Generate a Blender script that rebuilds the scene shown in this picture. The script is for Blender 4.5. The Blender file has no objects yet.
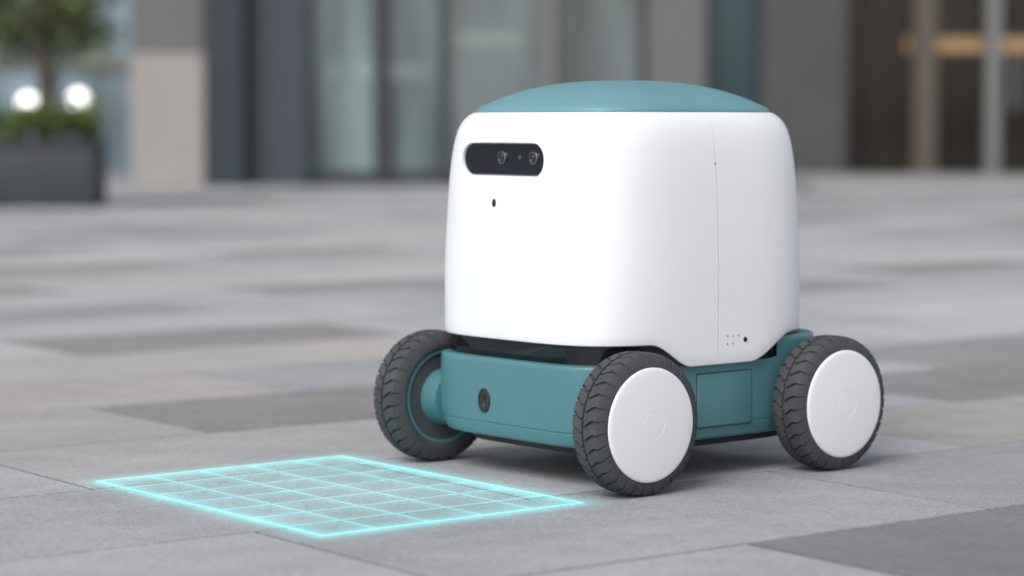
import bpy, bmesh, math, random
from mathutils import Vector, Matrix
random.seed(7)
S=bpy.context.scene
col=S.collection
# ---------------------------------------------------------------- helpers
def newmat(name):
    m=bpy.data.materials.new(name); m.use_nodes=True
    nt=m.node_tree; b=nt.nodes['Principled BSDF']
    return m,nt,b
def N(nt,t,**k):
    n=nt.nodes.new(t)
    for a,v in k.items(): setattr(n,a,v)
    return n
def L(nt,a,b): nt.links.new(a,b)
def plain(name,colr,rough=.5,metal=0,var=.08,scale=6,bump=0,bscale=200,coat=0,spec=.5,stretch=(1,1,1)):
    m,nt,b=newmat(name)
    tc=N(nt,'ShaderNodeTexCoord'); mp=N(nt,'ShaderNodeMapping'); mp.inputs['Scale'].default_value=stretch
    L(nt,tc.outputs['Object'],mp.inputs[0])
    no=N(nt,'ShaderNodeTexNoise'); no.inputs['Scale'].default_value=scale; no.inputs['Detail'].default_value=3
    L(nt,mp.outputs[0],no.inputs['Vector'])
    mx=N(nt,'ShaderNodeMix',data_type='RGBA')
    c=Vector(colr)
    mx.inputs[6].default_value=(*(c*(1-var)),1); mx.inputs[7].default_value=(*[min(1,x) for x in c*(1+var)],1)
    L(nt,no.outputs[0],mx.inputs[0]); L(nt,mx.outputs[2],b.inputs['Base Color'])
    b.inputs['Roughness'].default_value=rough; b.inputs['Metallic'].default_value=metal
    b.inputs['Coat Weight'].default_value=coat; b.inputs['Coat Roughness'].default_value=.15
    b.inputs['Specular IOR Level'].default_value=spec
    if bump:
        n2=N(nt,'ShaderNodeTexNoise'); n2.inputs['Scale'].default_value=bscale; n2.inputs['Detail'].default_value=2
        L(nt,tc.outputs['Object'],n2.inputs['Vector'])
        bp=N(nt,'ShaderNodeBump'); bp.inputs['Strength'].default_value=bump; bp.inputs['Distance'].default_value=.002
        L(nt,n2.outputs[0],bp.inputs['Height']); L(nt,bp.outputs[0],b.inputs['Normal'])
    return m
def empty(name,loc=(0,0,0),rz=0):
    e=bpy.data.objects.new(name,None); col.objects.link(e); e.location=loc; e.rotation_euler=(0,0,rz); return e
def finish(me,ang=35):
    bm=bmesh.new(); bm.from_mesh(me)
    bmesh.ops.recalc_face_normals(bm,faces=bm.faces)
    for f in bm.faces: f.smooth=True
    for e in bm.edges:
        if len(e.link_faces)==2 and e.calc_face_angle(0)>math.radians(ang): e.smooth=False
    bm.to_mesh(me); bm.free()
def mkobj(name,verts,faces,mat,parent=None,ang=35,smooth=True):
    me=bpy.data.meshes.new(name); me.from_pydata(verts,[],faces); me.update()
    if smooth: finish(me,ang)
    o=bpy.data.objects.new(name,me); col.objects.link(o)
    if mat: me.materials.append(mat)
    if parent: o.parent=parent
    return o
def box(name,x0,x1,y0,y1,z0,z1,mat,parent=None,bev=0,seg=2):
    bm=bmesh.new(); bmesh.ops.create_cube(bm,size=1)
    for v in bm.verts:
        v.co=Vector((x0+(v.co.x+.5)*(x1-x0),y0+(v.co.y+.5)*(y1-y0),z0+(v.co.z+.5)*(z1-z0)))
    if bev: bmesh.ops.bevel(bm,geom=bm.edges[:],offset=bev,segments=seg,affect='EDGES',profile=.5)
    me=bpy.data.meshes.new(name); bm.to_mesh(me); bm.free(); finish(me,40)
    o=bpy.data.objects.new(name,me); col.objects.link(o); me.materials.append(mat)
    if parent: o.parent=parent
    return o
def revolve(name,prof,axis,mat,parent,seg=96,loc=(0,0,0),ang=30):
    vs=[];fs=[];n=len(prof)
    for i in range(seg):
        a=2*math.pi*i/seg; c,s=math.cos(a),math.sin(a)
        for t,r in prof:
            if axis=='y': p=(r*c,t,r*s)
            elif axis=='x': p=(t,r*c,r*s)
            else: p=(r*c,r*s,t)
            vs.append((p[0]+loc[0],p[1]+loc[1],p[2]+loc[2]))
    for i in range(seg):
        j=(i+1)%seg
        for k in range(n-1):
            fs.append((i*n+k,j*n+k,j*n+k+1,i*n+k+1))
    if prof[0][1]>1e-5: fs.append([i*n for i in range(seg)])
    if prof[-1][1]>1e-5: fs.append([i*n+n-1 for i in range(seg)][::-1])
    o=mkobj(name,vs,fs,None,parent,ang)
    bm=bmesh.new(); bm.from_mesh(o.data); bmesh.ops.remove_doubles(bm,verts=bm.verts,dist=1e-6)
    bmesh.ops.recalc_face_normals(bm,faces=bm.faces); bm.to_mesh(o.data); bm.free()
    o.data.materials.append(mat)
    return o
def sstep(a,b,x):
    t=max(0,min(1,(x-a)/(b-a))); return t*t*(3-2*t)
def sr(phi,a,b,n):
    return (abs(math.cos(phi)/a)**n+abs(math.sin(phi)/b)**n)**(-1/n)

# ---------------------------------------------------------------- materials
M_white=plain('white_shell_plastic',(.775,.785,.80),rough=.38,var=.012,scale=3,bump=.03,bscale=700,coat=.1)
M_hub=plain('hub_cap_plastic',(.76,.77,.785),rough=.42,var=.02,scale=9,bump=.03,bscale=600)
M_teal=plain('teal_plastic',(.066,.188,.215),rough=.40,var=.05,scale=5,bump=.06,bscale=900,coat=.1)
M_teal_lit=plain('teal_plastic_lit',(.120,.275,.315),rough=.5,var=.04,scale=4,bump=.08,bscale=900)  # same teal paint as the chassis, lightened to paint in skylight from above
M_black=plain('gloss_black',(.006,.007,.009),rough=.10,var=.1)
M_dark=plain('dark_underbody',(.02,.021,.023),rough=.7,var=.2)
M_tyre=plain('tyre_rubber',(.058,.062,.068),rough=.85,var=.35,scale=28,bump=.25,bscale=350,spec=.3)
M_glassblk=plain('sensor_glass',(.006,.010,.016),rough=.04,var=.2,coat=1)
M_lens=plain('lens_glass',(.004,.006,.012),rough=.03,var=.2,coat=1)
M_ring=plain('lens_ring_metal',(.16,.17,.19),rough=.3,metal=.8)
M_gold=plain('gold_contact',(.7,.55,.28),rough=.35,metal=.9)

# ---------------------------------------------------------------- robot
phi=math.radians(40)
RC=(.2117,4.552)
robot=empty('delivery_robot',(RC[0],RC[1],0),math.pi+phi)
A,B,NX=.296,.267,3.9
SX=.005
zprof=[(.35,1.0),(.40,.997),(.45,.990),(.50,.981),(.54,.972),(.575,.961),(.60,.949),(.618,.937),(.632,.923),(.643,.906),(.651,.888),(.657,.868),(.6615,.848),(.664,.829),(.6635,.819),(.658,.815)]
g=math.atan2(.262,.009)
cols=[]
for i in range(240):
    a=2*math.pi*i/240
    if abs(a-g)>.0155: cols.append((a,0))
cols+= [(g-.0095,0),(g-.0050,0),(g-.0038,.004),(g+.0038,.004),(g+.0050,0),(g+.0095,0)]
cols.sort()
def zb(x):
    if x>0: return .210+(.253-.210)*sstep(.075,.170,x)
    return .210+(.258-.210)*sstep(.075,.20,-x)
vs=[];rings=[]
nc=len(cols)
def addring(fn):
    base=len(vs)
    for a,ins in cols: vs.append(fn(a,ins))
    rings.append(base)
def pt(a,ins,s,z):
    r=sr(a,A,B,NX)*s-ins
    return (r*math.cos(a)+SX,r*math.sin(a),z)
def zbot(a): 
    r=sr(a,A,B,NX); return zb(r*math.cos(a))
def inner(a,ins):
    r=sr(a,A,B,NX)-.0145; return (r*math.cos(a)+SX,r*math.sin(a),.275)
addring(inner)
addring(lambda a,i:pt(a,i+.0135,.996,zbot(a)+.008))
addring(lambda a,i:pt(a,i+.008,.997,zbot(a)+.0015))
addring(lambda a,i:pt(a,i+.003,.998,zbot(a)))
addring(lambda a,i:pt(a,i+.0008,.998,zbot(a)+.0015))
for k in range(0,6):
    t=k/6
    addring(lambda a,i,t=t:pt(a,i,.998+.002*t,(zbot(a)+.004)*(1-t)+.35*t))
for z,s in zprof: addring(lambda a,i,z=z,s=s:pt(a,i if z<.655 else 0,s,z))
fs=[]
for r in range(len(rings)-1):
    b0,b1=rings[r],rings[r+1]
    for i in range(nc):
        j=(i+1)%nc; fs.append((b0+i,b0+j,b1+j,b1+i))
fs.append([rings[0]+i for i in range(nc)][::-1]); fs.append([rings[-1]+i for i in range(nc)])
body=mkobj('body_shell',vs,fs,M_white,robot,ang=38)
def pill(w,h,x,cy,cz,n=24):
    r=h/2; out=[]
    for i in range(n+1):
        a=-math.pi/2+math.pi*i/n; out.append((x,cy+(w/2-r)+r*math.cos(a),cz+r*math.sin(a)))
    for i in range(n+1):
        a=math.pi/2+math.pi*i/n; out.append((x,cy-(w/2-r)+r*math.cos(a),cz+r*math.sin(a)))
    return out
def loft(name,ringsv,mat,parent,ang=35):
    v=[];f=[];n=len(ringsv[0])
    for r in ringsv: v+=r
    for k in range(len(ringsv)-1):
        for i in range(n):
            j=(i+1)%n; f.append((k*n+i,k*n+j,(k+1)*n+j,(k+1)*n+i))
    f.append(list(range(n))[::-1]); f.append([(len(ringsv)-1)*n+i for i in range(n)])
    return mkobj(name,v,f,mat,parent,ang)
PY,PZ=-.021,.5785
FX=SX+A*.961
cut=loft('cutter',[pill(.230,.056,FX-.020,PY,PZ),pill(.233,.059,FX-.009,PY,PZ),pill(.236,.062,FX-.0055,PY,PZ),pill(.266,.092,FX+.0085,PY,PZ),pill(.268,.094,FX+.06,PY,PZ)],None,robot)
md=body.modifiers.new('b','BOOLEAN'); md.object=cut; md.operation='DIFFERENCE'; md.solver='EXACT'
dg=bpy.context.evaluated_depsgraph_get(); dg.update()
nm=bpy.data.meshes.new_from_object(body.evaluated_get(dg))
body.modifiers.clear(); body.data=nm
if not nm.materials: nm.materials.append(M_white)
bpy.data.objects.remove(cut)
finish(nm,30)
gx=FX-.0195
loft('sensor_window',[pill(.2295,.0555,gx,PY,PZ),pill(.2295,.0555,gx+.006,PY,PZ),pill(.2275,.0535,gx+.007,PY,PZ)],M_glassblk,robot)
lx=gx+.0071
for y,rr in((-.025,.0115),(.063,.0115)):
    revolve('camera_lens_ring',[(lx,rr),(lx+.003,rr),(lx+.0036,rr-.001),(lx+.0036,rr-.0025),(lx+.001,rr-.003)],'x',M_ring,robot,40,(0,y,.582))
    revolve('camera_lens',[(lx,rr-.0032),(lx+.002,rr-.0032),(lx+.0032,rr*.4),(lx+.0036,0.0)],'x',M_lens,robot,32,(0,y,.582))
revolve('depth_emitter',[(lx,.004),(lx+.0006,.004),(lx+.0009,0)],'x',M_ring,robot,20,(0,.023,.583))
v=[];n=24; fx2=SX+A*.9805
for xx,sc in((fx2-.01,1),(fx2+.0006,1),(fx2+.001,.8)):
    for i in range(n):
        a=2*math.pi*i/n
        v.append((xx,-.028+.0055*sc*math.cos(a),.499+sc*(.0065*math.sin(a) if math.sin(a)<0 else .0085*math.sin(a))))
loft('status_sensor',[v[0:n],v[n:2*n],v[2*n:]],M_dark,robot)
sy=B*.999
revolve('side_button',[(sy-.01,.0045),(sy+.0008,.0045),(sy+.0013,.0035),(sy+.0013,0)],'y',M_black,robot,20,(-.054,0,.252))
revolve('side_screw',[(.250,.0018),(B*.962+.0004,.0018),(B*.962+.0006,0)],'y',M_ring,robot,12,(.016,0,.572))
for x,z in((-.008,.2605),(-.022,.2605),(-.036,.2605),(-.008,.2465),(-.022,.2465)):
    revolve('charge_contact',[(sy-.01,.0020),(sy+.0006,.0020),(sy+.0009,0)],'y',M_gold,robot,14,(x,0,z))
def ringz(s,z,n=NX,a_=A,b_=B,k=240,off=0):
    out=[]
    for i in range(k):
        a=2*math.pi*i/k; r=sr(a,a_,b_,n)*s-off; out.append((r*math.cos(a)+SX,r*math.sin(a),z))
    return out
lr=[ringz(.79,.650)]
for s,z in((.812,.6605),(.820,.664),(.8195,.6675),(.813,.6715)): lr.append(ringz(s,z))
for i in range(1,19):
    t=i/18*.985; s=.813*(1-t)
    nn=NX*(1-t**2)+2.2*t**2
    lr.append(ringz(s,.6715+.0525*(1-(1-t)**2.7),n=nn))
loft('lid',lr,M_teal_lit,robot,ang=40)
loft('black_band',[ringz(.960,.212),ringz(.968,.215),ringz(.968,.272)],M_black,robot,ang=40)
AC,BC,CY=.308,.240,.012
def chring(s,z,zf=None,off=0,k=280,n=6.5):
    out=[]
    for i in range(k):
        a=2*math.pi*i/k; r=sr(a,AC,BC,n)*s-off
        x,y=r*math.cos(a),r*math.sin(a)
        zz=z if zf is None else zf(x)+z
        out.append((x,y+CY,zz))
    return out
def ztop(x): return .2190+ .0325*sstep(.03,.15,-x)
loft('chassis',[chring(.90,.072),chring(.945,.073),chring(.965,.077),chring(.985,.090),chring(.990,.0975),chring(.987,.0985),chring(.987,.1005),chring(.993,.1015),chring(1,.112),chring(1.003,.16),
     chring(1.0,-.010,ztop),chring(.998,-.004,ztop),chring(.992,-.001,ztop),chring(.984,0,ztop),chring(.95,.0,ztop)],M_teal,robot,ang=28)
loft('underbody',[chring(.80,.060),chring(.82,.056),chring(.86,.074)],M_dark,robot)
sp=CY+BC
box('side_panel',-.085,.055,sp-.008,sp+.0035,.096,.194,M_teal,robot,.004,3)
box('side_panel_seam',-.0868,.0568,sp-.008,sp+.0015,.0942,.1958,M_dark,robot,.003,2)
n=32
def ell(x,w,h,cy,cz): return [(x,cy+w*math.cos(2*math.pi*i/n),cz+h*math.sin(2*math.pi*i/n)) for i in range(n)]
px=AC; qy,qz=-.040,.140
loft('charge_port',[ell(px-.01,.0165,.0225,qy,qz),ell(px+.0025,.0165,.0225,qy,qz),ell(px+.0035,.0155,.0215,qy,qz),ell(px+.0035,.0125,.018,qy,qz),ell(px+.0015,.0115,.017,qy,qz)],M_dark,robot)
revolve('port_pin',[(px,.0055),(px+.0025,.0055),(px+.0032,.004),(px+.0032,0)],'x',M_black,robot,24,(0,qy,qz+.006))
revolve('port_pin_low',[(px,.003),(px+.0022,.003),(px+.0028,0)],'x',M_ring,robot,16,(0,qy,qz-.009))

R=.125; HW=.0375
def rprof(t):
    u=abs(t)/HW
    return .1202-.0035*u**2-.0145*max(0,(u-.70)/.30)**2
def wheel(nm,x,y,side):
    w=empty(nm); w.parent=robot; w.location=(x,y,R+.0003); w.rotation_euler=(0,random.uniform(0,6),0)
    sgn=side
    prof=[(-HW*.80,.088),(-HW*.93,.090),(-HW,.0965)]
    for i in range(13):
        t=-HW+2*HW*i/12; prof.append((t,rprof(t)))
    prof+= [(HW,.0985),(HW*.95,.096),(HW*.85,.094)]
    revolve('tyre',[(t*sgn,r) for t,r in prof],'y',M_tyre,w,120)
    V=[];F=[]
    NB=32; pitch=2*math.pi/NB
    for sd in(-1,1):
        for b in range(NB):
            a0=b*pitch+(pitch*.5 if sd>0 else 0)
            T=[.0026,.009,.016,.023,.029,.0335,.0370]
            base=len(V)
            for k,t in enumerate(T):
                sl=.52*pitch*(t/HW)+(.12*pitch if k in(2,3) else 0)
                wd=pitch*(.39 if k!=3 else .36)
                ht=[.0048,.0050,.0050,.0049,.0044,.0034,.0010][k]
                for (da,top) in((-wd-.010,0),(-wd,1),(wd,1),(wd+.010,0)):
                    rr=rprof(t)+(ht if top else -.0008)
                    aa=a0+sl*1+da
                    V.append((rr*math.cos(aa),sd*t,rr*math.sin(aa)))
            for k in range(len(T)-1):
                for q in range(3):
                    F.append((base+k*4+q,base+k*4+q+1,base+(k+1)*4+q+1,base+(k+1)*4+q))
            F.append((base,base+1,base+2,base+3)); e=base+(len(T)-1)*4; F.append((e+3,e+2,e+1,e))
    mkobj('tyre_tread',V,F,M_tyre,w,25)
    p=[(.020,.0985),(.0375,.0998),(.0395,.0990),(.0408,.0970),(.0415,.0935),(.0425,.080),(.0440,.060),(.0452,.040),(.0456,.0250),(.0451,.0245),(.0451,.0237),(.0456,.0232),(.0459,.012),(.0460,0)]
    revolve('hub_cap',[(t*sgn,r) for t,r in p],'y',M_hub,w,96,ang=22)
    p=[(-.015,.0935),(-.030,.092),(-.034,.089),(-.034,.084),(-.024,.080),(-.020,.066),(-.022,.056),(-.040,.052),(-.052,.050),(-.066,.048),(-.068,.040),(-.068,0)]
    revolve('inner_hub',[(t*sgn,r) for t,r in p],'y',M_teal,w,80,ang=30)
    return w
WX=.247; WN=.296; WF=.272
wheel('front_wheel',WX-.003,WN,1); wheel('rear_wheel',-WX,WN,1)
wheel('front_wheel_far',WX-.003,-WF,-1); wheel('rear_wheel_far',-WX,-WF,-1)

# ---------------------------------------------------------------- ground
gm,nt,b=newmat('ground_mortar')
b.inputs['Roughness'].default_value=.9
no=N(nt,'ShaderNodeTexNoise'); no.inputs['Scale'].default_value=4; cr=N(nt,'ShaderNodeValToRGB')
cr.color_ramp.elements[0].color=(.028,.028,.029,1); cr.color_ramp.elements[1].color=(.065,.065,.065,1)
tc=N(nt,'ShaderNodeTexCoord'); L(nt,tc.outputs['Object'],no.inputs['Vector']); L(nt,no.outputs[0],cr.inputs[0]); L(nt,cr.outputs[0],b.inputs['Base Color'])
mkobj('ground',[(-400,-400,-.0065),(400,-400,-.0065),(400,400,-.0065),(-400,400,-.0065)],[(0,1,2,3)],gm,smooth=False)
D=Vector((.8,.6)); NN=Vector((-.6,.8))
V=[];F=[];T=[]
force={(0,0):.225,(-4,0):.185,(-1,0):.34,(0,-1):.33,(-1,1):.33,(-2,0):.36,(-3,0):.31,(-3,1):.29,(-2,-1):.33,(-1,-1):.36,(1,0):.35,(1,-1):.30,(-4,-1):.33,(-2,1):.31,(2,-1):.41,(2,0):.37,(-3,-1):.36,(0,1):.36,(0,2):.25}
for i in range(-45,60):
    for j in range(-40,40):
        n0=4.38+.55*i; d0=2.5+1.1*j-(.55 if i%2 else 0)
        c=D*(d0+.55)+NN*(n0+.275)
        if not(-17<c.x<17 and -9<c.y<25.5): continue
        r=random.random()
        tone=random.gauss(.36,.028)
        if r<.20: tone=random.uniform(.22,.28)
        elif r>.86: tone=random.uniform(.40,.45)
        if (i,j) in force: tone=force[(i,j)]
        hue=random.random()
        z=random.uniform(-.0006,.0004)
        base=len(V)
        for ins,zz in((.0030,-.006),(.0034,z-.0018),(.0056,z)):
            for (a,bb) in((ins,ins),(1.1-ins,ins),(1.1-ins,.55-ins),(ins,.55-ins)):
                p=D*(d0+a)+NN*(n0+bb); V.append((p.x,p.y,zz))
        for k in(0,1):
            for q in range(4):
                q2=(q+1)%4; F.append((base+k*4+q,base+k*4+q2,base+k*4+4+q2,base+k*4+4+q)); T.append((tone*(.4 if k==0 else .72),hue))
        F.append((base+8,base+9,base+10,base+11)); T.append((tone,hue))
pm,nt,b=newmat('granite_paving')
pv=mkobj('plaza_pavement',V,F,pm,smooth=False)
at=pv.data.attributes.new('tone','FLOAT','FACE'); at.data.foreach_set('value',[t[0] for t in T])
at=pv.data.attributes.new('hue','FLOAT','FACE'); at.data.foreach_set('value',[t[1] for t in T])
a1=N(nt,'ShaderNodeAttribute',attribute_name='tone'); a2=N(nt,'ShaderNodeAttribute',attribute_name='hue')
tc=N(nt,'ShaderNodeTexCoord')
hr=N(nt,'ShaderNodeValToRGB'); e=hr.color_ramp.elements
e[0].position=0; e[0].color=(.975,1.0,1.05,1); e[1].position=1; e[1].color=(1.05,1.0,.95,1); m_=e.new(.78); m_.color=(1.0,1,1.025,1)
L(nt,a2.outputs['Fac'],hr.inputs[0])
def noise(sc,det=3,ro=.6):
    n=N(nt,'ShaderNodeTexNoise'); n.inputs['Scale'].default_value=sc; n.inputs['Detail'].default_value=det; n.inputs['Roughness'].default_value=ro
    L(nt,tc.outputs['Object'],n.inputs['Vector']); return n
def maprange(src,a,b_,c,d):
    n=N(nt,'ShaderNodeMapRange'); n.inputs[1].default_value=a;n.inputs[2].default_value=b_;n.inputs[3].default_value=c;n.inputs[4].default_value=d
    L(nt,src,n.inputs[0]); return n.outputs[0]
def mul(x,y):
    n=N(nt,'ShaderNodeMath',operation='MULTIPLY'); L(nt,x,n.inputs[0]); L(nt,y,n.inputs[1]); return n.outputs[0]
fine=noise(300,1,.7); mid=noise(70,3,.75); big=noise(2.2,3,.62); stain=noise(9,4,.7)
f=mul(maprange(fine.outputs[0],.3,.7,.64,1.36),maprange(mid.outputs[0],.3,.7,.84,1.16))
f=mul(f,maprange(big.outputs[0],.3,.7,.90,1.09)); f=mul(f,maprange(stain.outputs[0],.35,.7,1.05,.9))
f=mul(f,a1.outputs['Fac'])
vm=N(nt,'ShaderNodeVectorMath',operation='SCALE'); L(nt,hr.outputs[0],vm.inputs[0]); L(nt,f,vm.inputs['Scale']); L(nt,vm.outputs[0],b.inputs['Base Color'])
L(nt,maprange(stain.outputs[0],.3,.7,.55,.8),b.inputs['Roughness'])
bp=N(nt,'ShaderNodeBump'); bp.inputs['Strength'].default_value=.6; bp.inputs['Distance'].default_value=.0012
L(nt,fine.outputs[0],bp.inputs['Height']); L(nt,bp.outputs[0],b.inputs['Normal'])

# ---------------------------------------------------------------- projected light grid
P1=Vector((-.746,4.306)); P4=Vector((-.296,3.733))
ex=(P4-P1); LX=ex.length; ex.normalize(); LY=.53
mg=.14
lg=bpy.data.meshes.new('projected_light_grid')
lg.from_pydata([(-mg,-mg,0),(LX+mg,-mg,0),(LX+mg,LY+mg,0),(-mg,LY+mg,0)],[],[(0,1,2,3)])
lo=bpy.data.objects.new('projected_light_grid',lg); col.objects.link(lo)
lo.location=(P1.x,P1.y,.0035); lo.rotation_euler=(0,0,math.atan2(ex.y,ex.x))
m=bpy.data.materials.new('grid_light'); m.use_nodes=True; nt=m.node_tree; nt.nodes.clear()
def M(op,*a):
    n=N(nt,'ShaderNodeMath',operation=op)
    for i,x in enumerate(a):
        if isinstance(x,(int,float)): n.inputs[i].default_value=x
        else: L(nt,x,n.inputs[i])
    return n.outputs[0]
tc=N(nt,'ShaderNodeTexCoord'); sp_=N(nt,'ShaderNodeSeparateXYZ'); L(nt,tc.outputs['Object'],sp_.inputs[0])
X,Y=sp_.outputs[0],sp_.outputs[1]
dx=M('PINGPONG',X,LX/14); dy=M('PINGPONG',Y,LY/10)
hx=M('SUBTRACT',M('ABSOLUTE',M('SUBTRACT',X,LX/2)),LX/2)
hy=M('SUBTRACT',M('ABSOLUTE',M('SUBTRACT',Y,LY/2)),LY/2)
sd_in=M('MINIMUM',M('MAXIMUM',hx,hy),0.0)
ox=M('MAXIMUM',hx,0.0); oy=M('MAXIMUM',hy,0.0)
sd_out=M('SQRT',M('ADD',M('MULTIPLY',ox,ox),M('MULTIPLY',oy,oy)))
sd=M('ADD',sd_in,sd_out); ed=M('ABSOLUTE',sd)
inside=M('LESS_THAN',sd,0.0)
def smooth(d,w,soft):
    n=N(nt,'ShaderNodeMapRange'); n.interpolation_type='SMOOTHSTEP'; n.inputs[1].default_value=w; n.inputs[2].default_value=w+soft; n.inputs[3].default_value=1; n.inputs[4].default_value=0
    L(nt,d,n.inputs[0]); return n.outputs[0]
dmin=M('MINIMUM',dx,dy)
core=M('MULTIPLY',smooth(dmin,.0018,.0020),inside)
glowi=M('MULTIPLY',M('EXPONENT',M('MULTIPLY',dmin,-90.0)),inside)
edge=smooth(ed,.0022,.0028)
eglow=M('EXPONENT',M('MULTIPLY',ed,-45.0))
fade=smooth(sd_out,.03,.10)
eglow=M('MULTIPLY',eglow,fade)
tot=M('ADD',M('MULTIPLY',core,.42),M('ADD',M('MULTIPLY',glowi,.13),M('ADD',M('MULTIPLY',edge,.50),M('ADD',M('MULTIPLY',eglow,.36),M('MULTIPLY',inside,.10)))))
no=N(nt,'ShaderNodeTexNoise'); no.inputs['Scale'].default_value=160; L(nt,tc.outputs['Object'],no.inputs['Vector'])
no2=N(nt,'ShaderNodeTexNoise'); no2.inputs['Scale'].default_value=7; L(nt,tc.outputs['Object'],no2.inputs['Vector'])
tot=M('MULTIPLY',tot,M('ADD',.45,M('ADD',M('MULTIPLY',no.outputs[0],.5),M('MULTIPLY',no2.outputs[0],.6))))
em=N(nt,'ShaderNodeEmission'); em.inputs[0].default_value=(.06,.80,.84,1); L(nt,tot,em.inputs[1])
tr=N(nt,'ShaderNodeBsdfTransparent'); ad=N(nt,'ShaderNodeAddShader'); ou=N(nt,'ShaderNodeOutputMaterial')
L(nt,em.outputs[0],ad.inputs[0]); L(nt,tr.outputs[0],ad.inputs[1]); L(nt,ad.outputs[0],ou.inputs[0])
lg.materials.append(m)

# ---------------------------------------------------------------- building
FY=24.0
def wx(px): return (px-512)/100.75
bld=empty('office_building')
M_stone=plain('beige_stone',(.31,.285,.272),rough=.8,var=.12,scale=3,bump=.3,bscale=60)
M_grey=plain('grey_cladding',(.125,.122,.125),rough=.55,var=.1,scale=2)
M_grey2=plain('charcoal_cladding',(.060,.058,.059),rough=.55,var=.12,scale=2)
M_slate=plain('dark_slate_cladding',(.020,.030,.038),rough=.5,var=.15,scale=2)
M_slate2=plain('slate_cladding',(.040,.052,.062),rough=.5,var=.12,scale=2)
M_brown=plain('bronze_frame',(.11,.090,.076),rough=.45,metal=.3,var=.1)
M_frame=plain('aluminium_frame',(.20,.20,.195),rough=.4,metal=.4,var=.06)
M_dframe=plain('dark_frame',(.03,.034,.037),rough=.4,var=.1)
M_conc=plain('concrete_step',(.24,.245,.25),rough=.8,var=.1,scale=3,bump=.3,bscale=50)
M_int=plain('interior_wall',(.22,.20,.18),rough=.9,var=.25,scale=.8)
M_intd=plain('interior_floor',(.12,.12,.12),rough=.5,var=.1)
def emis(name,c,s):
    m,nt,b=newmat(name); b.inputs['Base Color'].default_value=(*c,1); b.inputs['Emission Color'].default_value=(*c,1); b.inputs['Emission Strength'].default_value=s; return m
M_warm=emis('warm_light',(1,.50,.24),1.7); M_cool=emis('cool_light',(1,.96,.9),1.5)
def glass(name,tint,trans=.35):
    m,nt,b=newmat(name)
    tc=N(nt,'ShaderNodeTexCoord'); mp=N(nt,'ShaderNodeMapping'); mp.inputs['Scale'].default_value=(1.6,1,.25); L(nt,tc.outputs['Object'],mp.inputs[0])
    no=N(nt,'ShaderNodeTexNoise'); no.inputs['Scale'].default_value=1.3; no.inputs['Detail'].default_value=2; L(nt,mp.outputs[0],no.inputs['Vector'])
    mr=N(nt,'ShaderNodeMapRange'); mr.inputs[1].default_value=.35; mr.inputs[2].default_value=.65; mr.inputs[3].default_value=.6; mr.inputs[4].default_value=1.4; L(nt,no.outputs[0],mr.inputs[0])
    sc=N(nt,'ShaderNodeVectorMath',operation='SCALE'); sc.inputs[0].default_value=tint; L(nt,mr.outputs[0],sc.inputs['Scale']); L(nt,sc.outputs[0],b.inputs['Base Color'])
    b.inputs['Roughness'].default_value=.06; b.inputs['Specular IOR Level'].default_value=.6
    tr=N(nt,'ShaderNodeBsdfTransparent'); tr.inputs[0].default_value=(.75,.82,.82,1)
    ms=N(nt,'ShaderNodeMixShader'); ms.inputs[0].default_value=trans
    L(nt,b.outputs[0],ms.inputs[1]); L(nt,tr.outputs[0],ms.inputs[2]); L(nt,ms.outputs[0],nt.nodes['Material Output'].inputs[0])
    return m
G_light=glass('glass_light',(.22,.285,.29),.3)
G_mid=glass('glass_mid',(.15,.172,.175),.3)
G_blue=glass('glass_blue',(.22,.29,.34),.25)
G_dark=glass('glass_dark_teal',(.030,.068,.078),.2)
G_brown=glass('glass_bronze',(.040,.029,.022),.62)
HT=4.2
def bay(p0,p1,mat,y0=0,dep=.3,name='panel',z0=0,z1=HT):
    return box(name,wx(p0)+.002,wx(p1)-.002,FY+y0,FY+y0+dep,z0,z1,mat,bld,.01 if dep>.1 else 0,1)
bay(-700,-330,M_stone,-.2,.8,'pier'); 
bay(-330,-160,G_blue,.1,.03,'window'); bay(-160,-145,M_dframe,0,.2,'mullion')
bay(-145,45,G_blue,.1,.03,'window'); bay(45,55,M_dframe,0,.2,'mullion'); bay(55,135,G_blue,.1,.03,'window')
box('transom',wx(-330),wx(135)-.003,FY+.03,FY+.095,1.18,1.26,M_frame,bld)
box('window_sill',wx(-330),wx(135)-.003,FY-.02,FY+.095,0,.12,M_conc,bld)
box('pier_stone',wx(137),wx(210)-.003,FY-.35,FY+.5,0,1.30,M_stone,bld,.01,1)
box('pier_upper',wx(137),wx(210)-.003,FY-.33,FY+.5,1.303,HT,M_grey,bld,.01,1)
bay(210,250,M_slate,-.4,.9,'column'); bay(250,310,M_slate2,-.15,.6,'wall_panel')
bay(310,374,G_light,.1,.03,'window'); bay(374,390,M_dframe,-.05,.25,'mullion')
bay(390,440,G_light,.1,.03,'window'); bay(440,446,M_dframe,0,.2,'mullion')
bay(446,545,G_mid,.1,.03,'window'); bay(545,556,M_frame,0,.2,'mullion')
bay(556,640,G_mid,.1,.03,'window'); bay(640,646,M_dframe,0,.2,'mullion')
bay(646,705,M_grey,-.05,.4,'wall_panel'); bay(705,757,G_dark,.1,.03,'window')
bay(757,840,M_grey2,-.35,.8,'column'); bay(840,850,M_brown,0,.2,'door_frame')
bay(850,912,G_brown,.1,.03,'door_glass'); bay(912,936,M_brown,-.02,.25,'door_frame')
bay(936,984,G_brown,.1,.03,'door_glass'); bay(984,1000,M_frame,-.02,.25,'door_frame')
bay(1000,1075,G_brown,.1,.03,'door_glass'); bay(1075,1090,M_frame,-.02,.25,'door_frame')
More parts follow.
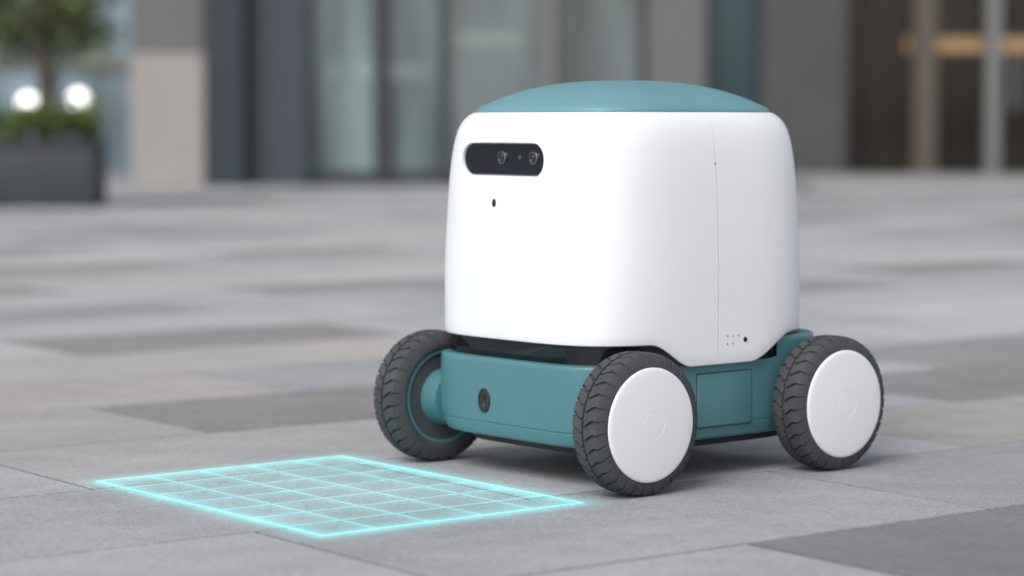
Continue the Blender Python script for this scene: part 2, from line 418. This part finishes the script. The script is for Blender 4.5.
bay(1090,1170,G_brown,.1,.03,'door_glass'); bay(1170,1260,M_grey2,-.35,.8,'column'); bay(1260,1700,M_stone,-.2,.8,'pier')
box('base_rail',wx(310),wx(640),FY+.02,FY+.096,0,.14,M_dframe,bld)
box('door_handle',wx(1010),wx(1014),FY-.06,FY-.03,.75,1.3,M_frame,bld)
box('canopy',wx(-700),wx(1700),FY-.6,FY+1,HT+.003,HT+.45,M_slate2,bld,.02,1)
for s in range(3):
    z0=HT+.455+s*3.4
    box('spandrel',wx(-700),wx(1700),FY-.1,FY+.6,z0,z0+1.0,M_grey if s%2 else M_stone,bld)
    box('window_band',wx(-700),wx(1700),FY+.15,FY+.18,z0+1.003,z0+3.39,G_mid,bld)
    for k in range(25):
        xx=wx(-700)+k*.993
        box('fin',xx,xx+.12,FY-.05,FY+.14,z0+1.003,z0+3.39,M_dframe,bld)
box('roof',wx(-700),wx(1700),FY-.2,FY+12,HT+.46+10.2,HT+.9+10.2,M_grey,bld)
box('interior_back_wall',wx(-700),wx(1700),FY+6,FY+6.2,0,HT,M_int,bld)
box('interior_floor',wx(-700),wx(1700),FY+.55,FY+6,-.003,.01,M_intd,bld)
box('interior_side_wall',wx(-700),wx(-700)+.2,FY+.61,FY+12,0,HT+10,M_grey,bld)
box('interior_side_wall',wx(1700)-.2,wx(1700),FY+.61,FY+12,0,HT+10,M_grey,bld)
box('rear_wall',wx(-700),wx(1700),FY+12,FY+12.2,0,HT+10.6,M_grey,bld)
for (a,b_,z,y,mm) in((925,1160,1.36,1.2,M_warm),(318,420,1.10,1.5,M_cool),(450,520,1.5,3.5,M_cool),(-60,40,1.35,2,M_cool)):
    box('light_bar',wx(a),wx(b_),FY+y,FY+y+.1,z,z+.14,mm,bld)
box('reception_desk',wx(430),wx(640),FY+2.5,FY+3.2,.01,1.0,M_stone,bld)
box('interior_column',wx(590),wx(640),FY+1.2,FY+1.7,.01,HT,M_frame,bld)
box('interior_column',wx(330),wx(350),FY+1.2,FY+1.4,.01,HT,M_int,bld)
box('entrance_step',wx(770),wx(1700),20.6,23.64,0,.13,M_conc,bld,.01,2)
box('entrance_step_upper',wx(640),wx(769),22.6,23.64,0,.06,M_conc,bld,.01,2)

# ---------------------------------------------------------------- planter, shrub, tree
M_plant=plain('planter_paint',(.034,.040,.047),rough=.6,var=.1)
pl=empty('street_planter')
PX0,PX1,PY0,PY1=-5.6,-3.08,17.85,18.4
box('planter_box',PX0,PX1,PY0,PY1,.02,.46,M_plant,pl,.012,2)
box('planter_rim',PX0-.02,PX1+.02,PY0-.02,PY1+.02,.462,.49,M_plant,pl,.006,2)
box('planter_foot',PX0+.02,PX1-.02,PY0+.02,PY1-.02,0,.018,M_dark,pl)
box('planter_soil',PX0+.05,PX1-.05,PY0+.05,PY1-.05,.4905,.50,plain('soil',(.05,.035,.025),rough=.95),pl)
def leafmat(name,c0,c1):
    m,nt,b=newmat(name)
    oi=N(nt,'ShaderNodeAttribute',attribute_name='rnd'); cr=N(nt,'ShaderNodeValToRGB')
    cr.color_ramp.elements[0].color=(*c0,1); cr.color_ramp.elements[1].color=(*c1,1)
    L(nt,oi.outputs['Fac'],cr.inputs[0]); L(nt,cr.outputs[0],b.inputs['Base Color'])
    b.inputs['Roughness'].default_value=.5
    tl=N(nt,'ShaderNodeBsdfTranslucent'); L(nt,cr.outputs[0],tl.inputs[0])
    ms=N(nt,'ShaderNodeMixShader'); ms.inputs[0].default_value=.3
    L(nt,b.outputs[0],ms.inputs[1]); L(nt,tl.outputs[0],ms.inputs[2]); L(nt,ms.outputs[0],nt.nodes['Material Output'].inputs[0])
    return m
def leaves(name,clumps,per,size,mat,parent):
    V=[];F=[];rn=[]
    for (c,r,tone) in clumps:
        for _ in range(per):
            d=Vector((random.gauss(0,1),random.gauss(0,1),random.gauss(0,1))).normalized()*r*random.random()**.45
            p=Vector(c)+d
            q=Matrix.Rotation(random.uniform(0,6.28),3,'Z')@Matrix.Rotation(random.uniform(-1.2,1.2),3,'X')
            s=size*random.uniform(.6,1.3); b0=len(V)
            for a in((-.5,0,0),(0,-.28,.05),(.5,0,0),(0,.28,.05)): V.append(tuple(p+q@(Vector(a)*s)))
            F.append((b0,b0+1,b0+2,b0+3)); rn.append(max(0,min(1,tone+random.uniform(-.25,.25))))
    o=mkobj(name,V,F,mat,parent,smooth=False)
    at=o.data.attributes.new('rnd','FLOAT','FACE'); at.data.foreach_set('value',rn)
    return o
ML=leafmat('shrub_leaf',(.06,.095,.03),(.27,.36,.12))
cl=[]
for i in range(95):
    x=random.uniform(PX0+.12,PX1-.04); y=random.uniform(PY0+.06,PY1-.06)
    cl.append(((x,y,.54+random.uniform(0,.17)),random.uniform(.08,.14),random.uniform(.2,.95)))
leaves('hedge_shrub',cl,75,.06,ML,None)
tree=empty('small_tree')
M_bark=plain('bark',(.16,.13,.11),rough=.9,var=.3,scale=20,bump=.5,bscale=60)
def limb(pts,rad):
    V=[];F=[];n=10
    for k,(p,r) in enumerate(zip(pts,rad)):
        for i in range(n):
            a=2*math.pi*i/n; V.append((p[0]+r*math.cos(a),p[1]+r*math.sin(a),p[2]))
    for k in range(len(pts)-1):
        for i in range(n):
            j=(i+1)%n; F.append((k*n+i,k*n+j,(k+1)*n+j,(k+1)*n+i))
    mkobj('limb',V,F,M_bark,tree,60)
tx,ty=-3.52,18.12
limb([(tx,ty,.5),(tx+.02,ty,.9),(tx-.03,ty,1.5),(tx,ty,2.2),(tx+.05,ty,3.2)],[.055,.047,.04,.032,.015])
cl=[]
for i in range(30):
    a=random.uniform(0,6.28); z0=random.uniform(1.0,2.0); l=random.uniform(.4,.9)
    if math.cos(a)>.2: l*=.5
    e=(tx+l*math.cos(a),ty+l*math.sin(a),z0+random.uniform(.1,.6))
    limb([(tx,ty,z0),(tx+.5*l*math.cos(a),ty+.5*l*math.sin(a),z0+.22),e],[.025,.015,.006])
    for k in range(6):
        t=random.uniform(.4,1.1)
        cl.append(((tx+t*l*math.cos(a)+random.gauss(0,.1),ty+t*l*math.sin(a)+random.gauss(0,.1),z0+(e[2]-z0)*t+random.gauss(0,.12)),random.uniform(.1,.2),random.uniform(.15,1)))
for i in range(30):
    cl.append(((tx+random.gauss(0,.5),ty+random.gauss(0,.5),random.uniform(2.2,3.5)),random.uniform(.15,.3),random.uniform(.3,.9)))
leaves('crown',cl,34,.085,leafmat('tree_leaf',(.07,.10,.04),(.33,.39,.18)),tree)
M_globe=emis('lit_globe',(1,.97,.92),2.4)
def globe(x,y,z):
    e=empty('globe_lamp',(x,y,0))
    revolve('post',[(0,.05),(.02,.05),(.03,.018),(z-.09,.018)],'z',M_dframe,e,16)
    revolve('globe',[(z+.08*math.sin(t),max(.0,.08*math.cos(t))) for t in [(-math.pi/2)+math.pi*i/12 for i in range(13)]],'z',M_globe,e,24)
globe(-3.97,19.9,.79); globe(-3.59,20.1,.82)

# ---------------------------------------------------------------- light & world
w=bpy.data.worlds.new('World'); S.world=w; w.use_nodes=True; nt=w.node_tree
bg=nt.nodes['Background']; sk=N(nt,'ShaderNodeTexSky',sky_type='NISHITA'); sk.sun_disc=False
el=math.radians(46); az=math.radians(208)
sk.sun_elevation=el; sk.sun_rotation=az; sk.dust_density=2.5; sk.air_density=1.0
hs=N(nt,'ShaderNodeHueSaturation'); hs.inputs['Saturation'].default_value=.32; hs.inputs['Value'].default_value=1.15
L(nt,sk.outputs[0],hs.inputs['Color']); L(nt,hs.outputs[0],bg.inputs[0]); bg.inputs[1].default_value=.15
sd_=bpy.data.lights.new('sun','SUN'); sd_.energy=1.95; sd_.angle=math.radians(32); sd_.color=(1,.98,.95)
so=bpy.data.objects.new('sun',sd_); col.objects.link(so)
dirv=Vector((math.sin(az)*math.cos(el),math.cos(az)*math.cos(el),math.sin(el)))
so.rotation_euler=dirv.to_track_quat('Z','Y').to_euler(); so.location=(-5,-5,10)

# ---------------------------------------------------------------- camera
cd=bpy.data.cameras.new('camera'); co=bpy.data.objects.new('camera',cd); col.objects.link(co); S.camera=co
cd.lens=85; cd.sensor_width=36; cd.clip_end=2000; cd.clip_start=.05
co.location=(0,0,.65); co.rotation_euler=(math.radians(90)-math.atan(168/2418),0,0)
cd.dof.use_dof=True; cd.dof.focus_distance=4.2; cd.dof.aperture_fstop=1.9
S.view_settings.view_transform='Standard'; S.view_settings.look='None'; S.view_settings.exposure=0
